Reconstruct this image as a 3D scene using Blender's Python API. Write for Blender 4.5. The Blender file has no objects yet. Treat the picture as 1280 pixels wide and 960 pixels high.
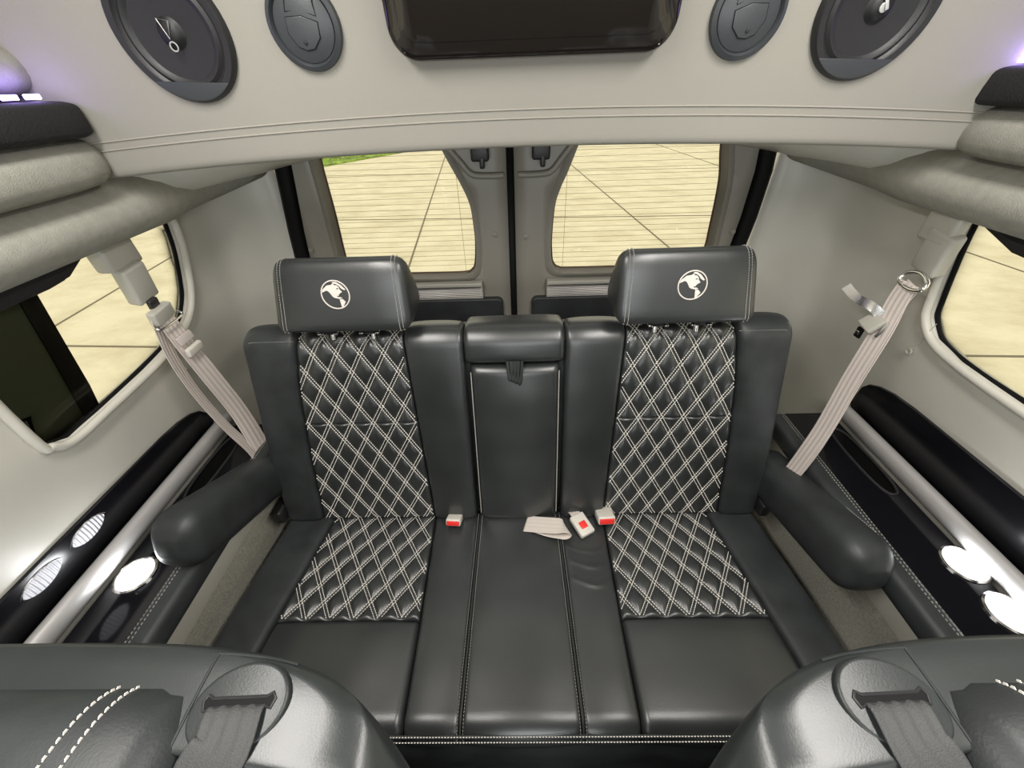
import bpy, bmesh, math, random
from math import sin, cos, pi, radians, sqrt, atan, hypot
from mathutils import Vector, Matrix
from mathutils.geometry import delaunay_2d_cdt
random.seed(4)
S = bpy.context.scene
COL = S.collection
V = Vector

# ------------------------------------------------------------------ camera
PIT, ROL, YAW, FOC = radians(38.503), radians(-2.1406), radians(-1.4039), 480.34
CPOS = V((.0108, -.661, 1.483))
cF = V((sin(YAW)*cos(PIT), cos(YAW)*cos(PIT), -sin(PIT)))
_R = V((cos(YAW), -sin(YAW), 0)); _U = _R.cross(cF)
cR = _R*cos(ROL) + _U*sin(ROL); cU = -_R*sin(ROL) + _U*cos(ROL)
cam = bpy.data.cameras.new('camera'); cam.sensor_width = 36; cam.lens = 36*FOC/1280
cam.clip_start = .02; cam.clip_end = 400
co = bpy.data.objects.new('camera', cam); COL.objects.link(co); S.camera = co
co.matrix_world = Matrix(((cR.x, cU.x, -cF.x, CPOS.x), (cR.y, cU.y, -cF.y, CPOS.y), (cR.z, cU.z, -cF.z, CPOS.z), (0, 0, 0, 1)))

# ------------------------------------------------------------------ world, lights, exposure
w = bpy.data.worlds.new('World'); S.world = w; w.use_nodes = True
wn = w.node_tree; bg = wn.nodes['Background']
bg.inputs[0].default_value = (1.0, .965, .90, 1); bg.inputs[1].default_value = 1.5
S.view_settings.view_transform = 'Standard'; S.view_settings.look = 'None'
S.view_settings.exposure = 0; S.view_settings.gamma = 1
try: S.view_settings.use_curve_mapping = False
except Exception: pass
def area(name, loc, rot, sx, sy, power, col=(1, .93, .84)):
    l = bpy.data.lights.new(name, 'AREA'); l.shape = 'RECTANGLE'; l.size = sx; l.size_y = sy
    l.energy = power; l.color = col
    o = bpy.data.objects.new(name, l); COL.objects.link(o); o.location = loc; o.rotation_euler = rot
    return o
# the van's ceiling lamps and the daylight that comes in through the windscreen
area('ceiling_lamp', (-.42, -.62, 1.87), (0, 0, 0), .14, .9, 14, (1, .96, .91))
area('ceiling_lamp.001', (.50, -.62, 1.87), (0, 0, 0), .14, .9, 14, (1, .96, .91))
area('windscreen_daylight', (.037, -2.25, 1.30), (radians(90), 0, 0), 1.5, .7, 17, (.93, .97, 1))

XC = .037     # centre line of the van body

# ------------------------------------------------------------------ materials
def mat(name, col, rough=.5, metal=0, bump=0, bscale=200, spec=.5, coat=0, var=0, vscale=6, emis=None, estr=0, bdist=.002, sheen=0):
    m = bpy.data.materials.new(name); m.use_nodes = True
    nt = m.node_tree; b = nt.nodes['Principled BSDF']
    b.inputs['Base Color'].default_value = (*col, 1)
    b.inputs['Roughness'].default_value = rough; b.inputs['Metallic'].default_value = metal
    b.inputs['Specular IOR Level'].default_value = spec; b.inputs['Coat Weight'].default_value = coat
    b.inputs['Coat Roughness'].default_value = .05
    if sheen: b.inputs['Sheen Weight'].default_value = sheen
    tc = nt.nodes.new('ShaderNodeTexCoord')
    if var:
        n = nt.nodes.new('ShaderNodeTexNoise'); n.inputs['Scale'].default_value = vscale; n.inputs['Detail'].default_value = 5
        r = nt.nodes.new('ShaderNodeMapRange'); r.inputs['From Min'].default_value = .3; r.inputs['From Max'].default_value = .7
        r.inputs['To Min'].default_value = 1-var; r.inputs['To Max'].default_value = 1+var
        mx = nt.nodes.new('ShaderNodeVectorMath'); mx.operation = 'SCALE'; mx.inputs[0].default_value = col
        nt.links.new(tc.outputs['Object'], n.inputs['Vector']); nt.links.new(n.outputs['Fac'], r.inputs['Value'])
        nt.links.new(r.outputs['Result'], mx.inputs['Scale']); nt.links.new(mx.outputs['Vector'], b.inputs['Base Color'])
    if bump:
        n2 = nt.nodes.new('ShaderNodeTexNoise'); n2.inputs['Scale'].default_value = bscale; n2.inputs['Detail'].default_value = 4
        bp = nt.nodes.new('ShaderNodeBump'); bp.inputs['Strength'].default_value = bump; bp.inputs['Distance'].default_value = bdist
        nt.links.new(tc.outputs['Object'], n2.inputs['Vector']); nt.links.new(n2.outputs['Fac'], bp.inputs['Height'])
        nt.links.new(bp.outputs['Normal'], b.inputs['Normal'])
    if emis:
        b.inputs['Emission Color'].default_value = (*emis, 1); b.inputs['Emission Strength'].default_value = estr
    return m
M = {}
M['leather'] = mat('black_leather', (.023, .026, .026), .35, bump=.10, bscale=500, var=.2, vscale=9, spec=1.0)
M['chair'] = mat('chair_leather', (.019, .023, .023), .34, bump=.06, bscale=700, var=.15, vscale=12, spec=.75)
M['suede'] = mat('dark_side_leather', (.027, .031, .032), .48, bump=.12, bscale=450, var=.3, vscale=14, spec=.5)
M['thread'] = mat('white_thread', (.92, .89, .82), .6)
M['dimthread'] = mat('grey_thread', (.40, .39, .36), .7)
M['plastic'] = mat('grey_plastic', (.58, .565, .50), .36, bump=.12, bscale=420, var=.04, spec=.4)
M['vinyl'] = mat('beige_vinyl', (.30, .288, .25), .62, bump=.2, bscale=600, var=.04, vscale=3)
M['foam'] = mat('grey_headliner_cloth', (.34, .335, .29), .85, bump=.5, bscale=500, var=.08, vscale=60)
M['doorgrey'] = mat('door_grey_plastic', (.27, .255, .22), .4, bump=.1, bscale=400, var=.04)
M['rail'] = mat('silver_rail', (.42, .41, .40), .38, metal=.25, bump=.1, bscale=500)
M['piano'] = mat('piano_black', (.006, .006, .008), .09, spec=.5, coat=0)
M['strip'] = mat('strip_black', (.006, .006, .008), .22, spec=.4)
M['dimlens'] = mat('dim_glow_lens', (.62, .62, .66), .25, emis=(.9, .92, 1), estr=.22)  # strip lamp lens: weak emission puts a faint glow into the material
M['gloss'] = mat('screen_black', (.010, .008, .007), .07, spec=.6, coat=.4)
M['rubber'] = mat('black_rubber', (.006, .006, .006), .65, spec=.15)
M['blackplastic'] = mat('black_plastic', (.018, .018, .019), .45, bump=.1, bscale=500)
M['darkcloth'] = mat('dark_cloth', (.014, .013, .013), .9, bump=.6, bscale=300)
M['cone'] = mat('speaker_cone', (.008, .008, .009), .5)
M['vent'] = mat('vent_plastic', (.045, .050, .055), .4, bump=.1, bscale=500)
M['webbing'] = mat('belt_webbing', (.56, .50, .46), .75, bump=.3, bscale=700)
M['beltgrey'] = mat('belt_cover', (.42, .41, .36), .4)
M['chrome'] = mat('chrome', (.75, .74, .72), .18, metal=1)
M['buckle'] = mat('buckle_plastic', (.66, .63, .56), .38)
M['red'] = mat('red_button', (.85, .035, .03), .4)
M['carpet'] = mat('grey_carpet', (.46, .45, .38), .95, bump=1, bscale=350, var=.2, vscale=180)
M['floorcarpet'] = mat('dark_floor_carpet', (.02, .02, .02), .95, bump=1, bscale=300)
M['lens'] = mat('lamp_lens', (.9, .9, .9), .3, emis=(1, .98, 1), estr=3.2)
M['led'] = mat('violet_led', (.5, .4, 1), .3, emis=(.42, .30, 1), estr=14)
M['sill'] = mat('ribbed_aluminium', (.50, .48, .45), .35, metal=.5, bump=.1, bscale=200)
M['dash_chrome'] = mat('emblem_silver', (.7, .7, .68), .3, metal=.6)
M['defrost'] = mat('defroster_wire', (.32, .20, .10), .7)
M['grass'] = mat('grass', (.24, .36, .06), .9, bump=.6, bscale=8, var=.5, vscale=3)
M['guide'] = mat('guide_plastic', (.024, .028, .028), .38, bump=.1, bscale=600)
M['chairbelt'] = mat('black_webbing', (.055, .056, .056), .6, bump=.5, bscale=900)
def wave_bump(m, scale, axis, strength, dist=.001):
    nt = m.node_tree; b = nt.nodes['Principled BSDF']
    tc = nt.nodes.new('ShaderNodeTexCoord'); wv = nt.nodes.new('ShaderNodeTexWave'); wv.bands_direction = axis
    wv.inputs['Scale'].default_value = scale
    bp = nt.nodes.new('ShaderNodeBump'); bp.inputs['Strength'].default_value = strength; bp.inputs['Distance'].default_value = dist
    nt.links.new(tc.outputs['Object'], wv.inputs['Vector']); nt.links.new(wv.outputs['Fac'], bp.inputs['Height'])
    nt.links.new(bp.outputs['Normal'], b.inputs['Normal'])
wave_bump(M['sill'], 70, 'Z', .8, .0015)
wave_bump(M['lens'], 60, 'X', .5)
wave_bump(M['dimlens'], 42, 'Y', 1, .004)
# glass: clear pane with a fresnel sheen
g = bpy.data.materials.new('window_glass'); g.use_nodes = True; nt = g.node_tree; nt.nodes.clear()
o_ = nt.nodes.new('ShaderNodeOutputMaterial'); mx = nt.nodes.new('ShaderNodeMixShader'); tr = nt.nodes.new('ShaderNodeBsdfTransparent')
gl = nt.nodes.new('ShaderNodeBsdfGlossy'); fr = nt.nodes.new('ShaderNodeFresnel'); fr.inputs[0].default_value = 1.16
tr.inputs[0].default_value = (.97, .96, .88, 1); gl.inputs['Roughness'].default_value = .02
nt.links.new(fr.outputs[0], mx.inputs[0]); nt.links.new(tr.outputs[0], mx.inputs[1]); nt.links.new(gl.outputs[0], mx.inputs[2])
nt.links.new(mx.outputs[0], o_.inputs[0]); M['glass'] = g
# pavement: pale concrete with grooves, grain and darker streaks
p = bpy.data.materials.new('concrete_pavement'); p.use_nodes = True; nt = p.node_tree; b = nt.nodes['Principled BSDF']
b.inputs['Roughness'].default_value = .9
tc = nt.nodes.new('ShaderNodeTexCoord'); mp = nt.nodes.new('ShaderNodeMapping'); mp.inputs['Scale'].default_value = (1.0, 1.6, 1)
mp.inputs['Rotation'].default_value = (0, 0, .5)
n1 = nt.nodes.new('ShaderNodeTexNoise'); n1.inputs['Scale'].default_value = 1.4; n1.inputs['Detail'].default_value = 9; n1.inputs['Roughness'].default_value = .7
cr = nt.nodes.new('ShaderNodeValToRGB')
cr.color_ramp.elements[0].position = .32; cr.color_ramp.elements[0].color = (.53, .48, .345, 1)
cr.color_ramp.elements[1].position = .60; cr.color_ramp.elements[1].color = (.68, .635, .49, 1)
n2 = nt.nodes.new('ShaderNodeTexNoise'); n2.inputs['Scale'].default_value = 9; n2.inputs['Detail'].default_value = 8
bp = nt.nodes.new('ShaderNodeBump'); bp.inputs['Strength'].default_value = .5; bp.inputs['Distance'].default_value = .02
nt.links.new(tc.outputs['Object'], mp.inputs[0]); nt.links.new(mp.outputs[0], n1.inputs['Vector']); nt.links.new(n1.outputs['Fac'], cr.inputs[0])
nt.links.new(cr.outputs[0], b.inputs['Base Color']); nt.links.new(tc.outputs['Object'], n2.inputs['Vector'])
nt.links.new(n2.outputs['Fac'], bp.inputs['Height']); nt.links.new(bp.outputs[0], b.inputs['Normal']); M['pave'] = p
M['joint'] = mat('joint_filler', (.16, .14, .10), .9)

# ------------------------------------------------------------------ helpers
def tag(o, label=None, cat=None, group=None, kind=None):
    if label: o['label'] = label
    if cat: o['category'] = cat
    if group: o['group'] = group
    if kind: o['kind'] = kind
    return o
def thing(name, loc, label, cat, group=None):
    o = bpy.data.objects.new(name, None); COL.objects.link(o); o.location = loc; o.empty_display_size = .05
    return tag(o, label, cat, group)
def wpos(o):
    p = V(o.location); q = o.parent
    while q: p += V(q.location) - (V((0, 0, 0))); q = q.parent
    return p
def link(me, name, m, parent=None, smooth=True, auto=40):
    if not isinstance(me, bpy.types.Mesh):
        bm = me; me = bpy.data.meshes.new(name); bm.to_mesh(me); bm.free()
    if m is not None: me.materials.append(M[m] if isinstance(m, str) else m)
    if smooth:
        me.polygons.foreach_set('use_smooth', [True]*len(me.polygons))
        if auto < 180: me.set_sharp_from_angle(angle=radians(auto))
    o = bpy.data.objects.new(name, me); COL.objects.link(o)
    if parent:
        o.parent = parent
        if parent.type == 'EMPTY': o.matrix_parent_inverse = Matrix.Translation(-V(parent.location))
    return o
def fix(bm):
    bmesh.ops.recalc_face_normals(bm, faces=bm.faces[:])
    return bm
def pymesh(verts, faces):
    bm = bmesh.new(); vs = [bm.verts.new(v) for v in verts]
    for f in faces:
        try: bm.faces.new([vs[i] for i in f])
        except ValueError: pass
    return fix(bm)
def add_loft(bm, rings, cap0=True, cap1=True, closed=True):
    R = [[bm.verts.new(p) for p in r] for r in rings]; n = len(R[0])
    for a, b_ in zip(R, R[1:]):
        for i in range(n if closed else n-1):
            j = (i+1) % n
            bm.faces.new((a[i], a[j], b_[j], b_[i]))
    if cap0: bm.faces.new(R[0][::-1])
    if cap1: bm.faces.new(R[-1])
    return bm
def loft(rings, **k): return fix(add_loft(bmesh.new(), rings, **k))
def add_tube(bm, pts, r, n=8, closed=False):
    pts = [V(p) for p in pts]; rings = []; N = len(pts); prev = None
    for i, p_ in enumerate(pts):
        if closed: t = pts[(i+1) % N]-pts[i-1]
        else: t = pts[min(i+1, N-1)]-pts[max(i-1, 0)]
        t.normalize()
        if prev is None:
            a = V((0, 0, 1)) if abs(t.z) < .9 else V((1, 0, 0)); u = (a-t*a.dot(t)).normalized()
        else: u = (prev-t*prev.dot(t)).normalized()
        prev = u; v = t.cross(u); rr = r[i] if isinstance(r, (list, tuple)) else r
        rings.append([p_+(u*cos(2*pi*k/n)+v*sin(2*pi*k/n))*rr for k in range(n)])
    if closed: rings.append(rings[0]); return add_loft(bm, rings, cap0=False, cap1=False)
    return add_loft(bm, rings)
def tube(pts, r, n=8, closed=False): return fix(add_tube(bmesh.new(), pts, r, n, closed))
def smoothpts(pts, k=8, closed=False):
    P = [V(p) for p in pts]; out = []; N = len(P)
    for i in range(N if closed else N-1):
        if closed: a, b_, c, d = P[i-1], P[i], P[(i+1) % N], P[(i+2) % N]
        else: a, b_, c, d = P[max(i-1, 0)], P[i], P[i+1], P[min(i+2, N-1)]
        for j in range(k):
            t = j/k
            out.append(.5*((2*b_)+(c-a)*t+(2*a-5*b_+4*c-d)*t*t+(-a+3*b_-3*c+d)*t**3))
    if not closed: out.append(P[-1])
    return out
def add_box(bm, c, d, bev=0, rot=None, seg=3):
    m_ = Matrix.Translation(c) @ (rot.to_4x4() if rot else Matrix.Identity(4)) @ Matrix.Diagonal((*d, 1))
    t = bmesh.new(); bmesh.ops.create_cube(t, size=1, matrix=m_)
    if bev: bmesh.ops.bevel(t, geom=t.edges[:], offset=bev, segments=seg, affect='EDGES', profile=.5)
    me = bpy.data.meshes.new('t'); t.to_mesh(me); t.free(); bm.from_mesh(me); bpy.data.meshes.remove(me)
    return bm
def box(c, d, bev=0, rot=None, seg=3): return add_box(bmesh.new(), c, d, bev, rot, seg)
def add_prism(bm, outline, e1, e2, org, t, bev=0):
    """closed 2-D outline laid in the plane (e1, e2) at org, thickness t along e1 x e2"""
    n = e1.cross(e2).normalized(); tb_ = bmesh.new()
    vs = [tb_.verts.new(org+e1*a+e2*b_) for a, b_ in outline]
    f = tb_.faces.new(vs); r = bmesh.ops.extrude_face_region(tb_, geom=[f])
    vv = [x for x in r['geom'] if isinstance(x, bmesh.types.BMVert)]
    bmesh.ops.translate(tb_, verts=vv, vec=n*t); fix(tb_)
    if bev:
        top = [e for e in tb_.edges if all(v in vv for v in e.verts)]
        bmesh.ops.bevel(tb_, geom=top, offset=bev, segments=3, affect='EDGES', profile=.5)
    bmesh.ops.triangulate(tb_, faces=[f for f in tb_.faces if len(f.verts) > 4])
    me = bpy.data.meshes.new('t'); tb_.to_mesh(me); tb_.free(); bm.from_mesh(me); bpy.data.meshes.remove(me)
    return bm
def prism(*a, **k): return add_prism(bmesh.new(), *a, **k)
def rrect(wd, ht, r, n=6, cx=0, cy=0):
    out = []
    for k, (sx, sy) in enumerate(((1, 1), (-1, 1), (-1, -1), (1, -1))):
        for i in range(n+1):
            a = k*pi/2+i*pi/2/n
            out.append((cx+sx*(wd/2-r)+r*cos(a), cy+sy*(ht/2-r)+r*sin(a)))
    return out
def circ(r, n=40, cx=0, cy=0, ry=None):
    ry = r if ry is None else ry
    return [(cx+r*cos(2*pi*i/n), cy+ry*sin(2*pi*i/n)) for i in range(n)]
def sround(poly, k=6):
    """corner-rounded copy of a 2-D polygon"""
    P = [V((a, b_, 0)) for a, b_ in poly]
    return [(q.x, q.y) for q in smoothpts(P, k, True)]
def inside(x, y, poly):
    c = False; n = len(poly)
    for i in range(n):
        x1, y1 = poly[i]; x2, y2 = poly[i-1]
        if (y1 > y) != (y2 > y) and x < (x2-x1)*(y-y1)/(y2-y1)+x1: c = not c
    return c
def sheet(outer, holes, step, fn, thick=0, off=-1):
    """a curved sheet: outline and holes in (a, b), mapped to space by fn, thickened away from the room"""
    pts = []; edges = []
    def loop(poly):
        s = len(pts)
        for i in range(len(poly)):
            a, b_ = V(poly[i]), V(poly[(i+1) % len(poly)]); k = max(1, int((b_-a).length/step))
            for j in range(k): pts.append(a+(b_-a)*j/k)
        e = len(pts)
        for i in range(s, e): edges.append((i, i+1 if i+1 < e else s))
    loop(outer)
    for h in holes: loop(h)
    xs = [q[0] for q in outer]; ys = [q[1] for q in outer]
    nx = int((max(xs)-min(xs))/step); ny = int((max(ys)-min(ys))/step)
    bd = [V(q) for q in pts]
    for i in range(1, nx):
        for j in range(1, ny):
            x = min(xs)+(max(xs)-min(xs))*i/nx; y = min(ys)+(max(ys)-min(ys))*j/ny
            if inside(x, y, outer) and not any(inside(x, y, h) for h in holes):
                if min((V((x, y))-q).length_squared for q in bd) > (step*.4)**2: pts.append(V((x, y)))
    vv, ee, ff, *_ = delaunay_2d_cdt([V(q) for q in pts], edges, [], 0, 1e-5)
    bm = bmesh.new(); bv = [bm.verts.new(fn(q.x, q.y)) for q in vv]
    for f in ff:
        c = sum((vv[i] for i in f), V((0, 0)))/len(f)
        if inside(c.x, c.y, outer) and not any(inside(c.x, c.y, h) for h in holes):
            try: bm.faces.new([bv[i] for i in f])
            except ValueError: pass
    loose = [v for v in bm.verts if not v.link_faces]
    bmesh.ops.delete(bm, geom=loose, context='VERTS')
    return fix(bm)
def solidify(o, t, off):
    s = o.modifiers.new('thickness', 'SOLIDIFY'); s.thickness = t; s.offset = off; s.use_rim = True
def add_dashes(bm, pts, nrm, w_=.0015, dash=.0042, gap=.0022, h=.0011):
    """white thread: separate short raised stitches along a path; nrm(i) gives the surface normal"""
    P = [V(p) for p in pts]; cum = [0]
    for a, b_ in zip(P, P[1:]): cum.append(cum[-1]+(b_-a).length)
    def at(s):
        lo = 0
        while lo < len(cum)-2 and cum[lo+1] < s: lo += 1
        d = cum[lo+1]-cum[lo]; t = (s-cum[lo])/d if d > 1e-9 else 0
        return P[lo].lerp(P[lo+1], t), nrm[lo] if isinstance(nrm, list) else nrm
    s = 0
    while s+dash < cum[-1]:
        a, n1_ = at(s); b_, n2_ = at(s+dash); t = (b_-a)
        if t.length > 1e-6:
            t.normalize(); sd = t.cross(n1_).normalized()*w_/2; up = n1_*h
            lo_ = [a-up*.6-sd, a-up*.6+sd, b_-up*.6+sd, b_-up*.6-sd]
            m1 = a+t*dash*.2+up; m2 = b_-t*dash*.2+up
            hi_ = [m1-sd*.6, m1+sd*.6, m2+sd*.6, m2-sd*.6]
            q = [bm.verts.new(x) for x in lo_+hi_]
            for f in ((4, 5, 6, 7), (0, 1, 5, 4), (1, 2, 6, 5), (2, 3, 7, 6), (3, 0, 4, 7)): bm.faces.new([q[i] for i in f])
        s += dash+gap
    return bm
def ribbon(path, wdir, width, th=.0014, ridge=.0007):
    P = [V(p) for p in path]; rings = []
    for i, q in enumerate(P):
        t = (P[min(i+1, len(P)-1)]-P[max(i-1, 0)]).normalized()
        wd = V(wdir[i] if isinstance(wdir, list) else wdir); wd = (wd-t*wd.dot(t)).normalized(); n = t.cross(wd)
        wh = (width[i] if isinstance(width, list) else width)/2
        sec = []
        for j in range(21):
            a = -1+j/10; sec.append(q+wd*wh*a+n*(th/2+ridge*cos(pi*j/2.5)*(0 < j < 20)))
        for j in range(21):
            a = 1-j/10; sec.append(q+wd*wh*a-n*(th/2+ridge*cos(pi*j/2.5)*(0 < j < 20)))
        rings.append(sec)
    return loft(rings)

# ------------------------------------------------------------------ the ground outside
GZ = -.62
bm = bmesh.new(); add_box(bm, (0, 18, GZ-.1), (120, 80, .2))
tag(link(bm, 'ground', 'pave', smooth=False), kind='structure')
def strip(bm, a, b_, wd=.025):
    a = V(a); b_ = V(b_); t = (b_-a).normalized(); s = V((-t.y, t.x, 0))*wd/2
    mid = (a+b_)/2; ang = math.atan2(t.y, t.x)
    add_box(bm, mid, ((b_-a).length, wd, .012), 0, Matrix.Rotation(ang, 3, 'Z'))
bm = bmesh.new()
u1 = V((-.086, 1, 0)).normalized(); 
for k in range(-6, 7):
    o0 = V((-1.75+k*3.95, 7, GZ)); strip(bm, o0-u1*12, o0+u1*30)
for k in range(-2, 6):
    strip(bm, (-24, 2.4+k*4.6+1.6, GZ), (24, 2.4+k*4.6-1.4, GZ))
tag(link(bm, 'trim_9', 'joint', smooth=False), 'dark joints between the concrete slabs outside', kind='structure')
gr = bmesh.new(); rg = random.Random(3)
pts = [(-6.45, 13.4), (-4.0, 16.6), (2, 20), (2, 42), (-30, 42), (-30, 8)]
bm = prism(pts, V((1, 0, 0)), V((0, 1, 0)), V((0, 0, GZ)), .05)
for k in range(5000):
    x = rg.uniform(-9.5, -3.2); y = rg.uniform(12.4, 19)
    if not inside(x, y, pts): continue
    a = rg.uniform(0, 6.28); h = rg.uniform(.05, .11); d = V((cos(a), sin(a), 0))*.014; q = V((x, y, GZ+.045)); l = V((rg.uniform(-.03, .03), rg.uniform(-.03, .03), h))
    vs = [bm.verts.new(z) for z in (q-d, q+d, q+l)]; bm.faces.new(vs)
tag(link(bm, 'grass', 'grass', smooth=False), 'green grass verge beyond the concrete, seen at the top of the left rear window', 'grass', kind='stuff')

# ------------------------------------------------------------------ van shell
def wx(z): return (.98 if z < .72 else .98-.045*(z-.72)/.23) if z < .95 else .935-.12*(z-.95)
YB, YE, XE = .36, .605, .735
def wallpt(side, s, z):
    """s: distance along the van; past YB the panel sweeps round to the rear doorway"""
    W = wx(z)
    if s <= YB: r, y = W, s
    else:
        t = min(1, (s-YB)/.36)*pi/2
        r = XE+(W-XE)*cos(t)**.8 if t < pi/2-1e-6 else XE
        y = YB+(YE-YB)*sin(t)**1.1
        d = math.exp(-((s-YB-.13)/.05)**2)*.010; r += d
    return V((XC+side*r, y, z))
winL = [(.375, 1.36), (.362, 1.19), (.345, 1.12), (.315, 1.045), (.27, .995), (.20, .963), (.10, .947), (-.03, .937), (-.115, .932), (-.155, .95), (-.172, 1.0), (-.175, 1.36)]
winR = [(.175, 1.36), (.168, 1.20), (.158, 1.12), (.148, 1.06), (.138, 1.02), (.10, .982), (.03, .965), (-.10, .958), (-.40, .955), (-.60, .955), (-.64, .98), (-.65, 1.02), (-.65, 1.36)]
for side, name, win in ((-1, 'wall_left', winL), (1, 'wall_right', winR)):
    outer = [(-2.3, 0), (YB+.36, 0), (YB+.36, 1.45), (-2.3, 1.45)]
    front = [(-1.9, 1.0), (-1.0, 1.0), (-1.0, 1.36), (-1.9, 1.36)]
    bm = sheet(outer, [win, front], .03, lambda s, z, side=side: wallpt(side, s, z))
    o = link(bm, name, 'plastic', auto=60); tag(o, kind='structure')
    solidify(o, .03, 1 if side > 0 else 1)
    # rim moulding round the window, then rubber and glass
    root = bpy.data.objects.new('window_1' if side < 0 else 'window_2', None); COL.objects.link(root); root['kind'] = 'structure'
    pw = [wallpt(side, a, z) for a, z in win[::1]]
    loop = smoothpts(pw, 6, False)
    link(tube([q-V((side*.004, 0, 0)) for q in loop], .0088, 10), 'window_frame', 'plastic', root, auto=180)
    ctr = sum(pw, V((0, 0, 0)))/len(pw)
    inn = [q+V((side*.018, 0, 0)) for q in loop]
    inn = [q+(V((q.x, ctr.y, ctr.z))-q).normalized()*.006 for q in inn]
    link(tube(inn, .005, 8), 'rubber_seal', 'rubber', root)
    gp = [(a, z) for a, z in win]
    bm = sheet(gp, [], .08, lambda s, z, side=side: wallpt(side, s, z)+V((side*.022, 0, 0)))
    o = link(bm, 'window_pane', 'glass', root); solidify(o, .003, 1)
# outside seen from other positions: thin body skin is the wall's own thickness
tag(link(box((XC, -.9, -.03), (1.94, 3.1, .06)), 'floor', 'floorcarpet', smooth=False), kind='structure')
tag(link(box((XC, -.95, 1.93), (2.0, 2.9, .04)), 'ceiling', 'vinyl', smooth=False), kind='structure')
for side, nm in ((-1, 'trim_7'), (1, 'trim_8')):       # upper body side between window line and roof
    bm = loft([[V((XC+side*wx(1.45), y, 1.44)), V((XC+side*.90, y, 1.60)), V((XC+side*.88, y, 1.92)), V((XC+side*.93, y, 1.92)), V((XC+side*.95, y, 1.60)), V((XC+side*(wx(1.45)+.05), y, 1.44))] for y in (-2.3, .62)])
    tag(link(bm, nm, 'vinyl', smooth=False), kind='structure')
hole = rrect(1.5, .66, .08, cx=XC, cy=1.30)
bm = sheet([(XC-.97, 0), (XC+.97, 0), (XC+.97, 1.92), (XC-.97, 1.92)], [hole], .15, lambda a, b_: V((a, -2.3, b_)))
o = link(bm, 'wall_front', 'doorgrey', smooth=False); tag(o, kind='structure'); solidify(o, .04, 1)

# window fittings: left pillar and dark panel, pleated shades
root = bpy.data.objects['window_1']
def wp(side, s, z, out): return wallpt(side, s, z)+V((side*out, 0, 0))
bm = bmesh.new()
for (a0, a1, out, wd) in ((.045, -.052, .030, .008), (.028, -.070, .028, .010)):
    pass
PIL = ((.015, -.018, 1.36), (.012, -.020, 1.20), (-.002, -.036, 1.08), (-.012, -.050, .99), (-.022, -.058, .93))
link(loft([[wp(-1, s0, z, .026), wp(-1, s1, z, .026), wp(-1, s1, z, .050), wp(-1, s0, z, .050)] for s0, s1, z in PIL]), 'window_pillar', 'rubber', root, smooth=False)
link(loft([[wp(-1, s1+.001, z, .030), wp(-1, -.20, z, .030), wp(-1, -.20, z, .046), wp(-1, s1+.001, z, .046)] for s0, s1, z in PIL]), 'dark_panel', mat('dark_olive_panel', (.040, .048, .034), .45, bump=.1, bscale=300), root, smooth=False)
for side, nm, y0, y1 in ((-1, 'window_shade', .105, -.42), (1, 'window_shade', .14, -.62)):
    secs = []
    n = 16
    for i in range(n+1):
        y = y0+(y1-y0)*i/n; e = min(1, i/2.5+.12)
        c = wallpt(side, y, 1.240)+V((-side*.010, 0, .0))
        pl = []
        for k in range(14):
            a = 2*pi*k/14
            rr = 1+.10*cos(k*pi)
            pl.append(c+V((.018*cos(a)*rr*e, 0, .036*sin(a)*rr*e)))
        secs.append(pl)
    o = link(loft(secs), nm, 'darkcloth')
    tag(o, 'black pleated shade gathered at the top of the %s side window' % ('left' if side < 0 else 'right'), 'window shade')

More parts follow.
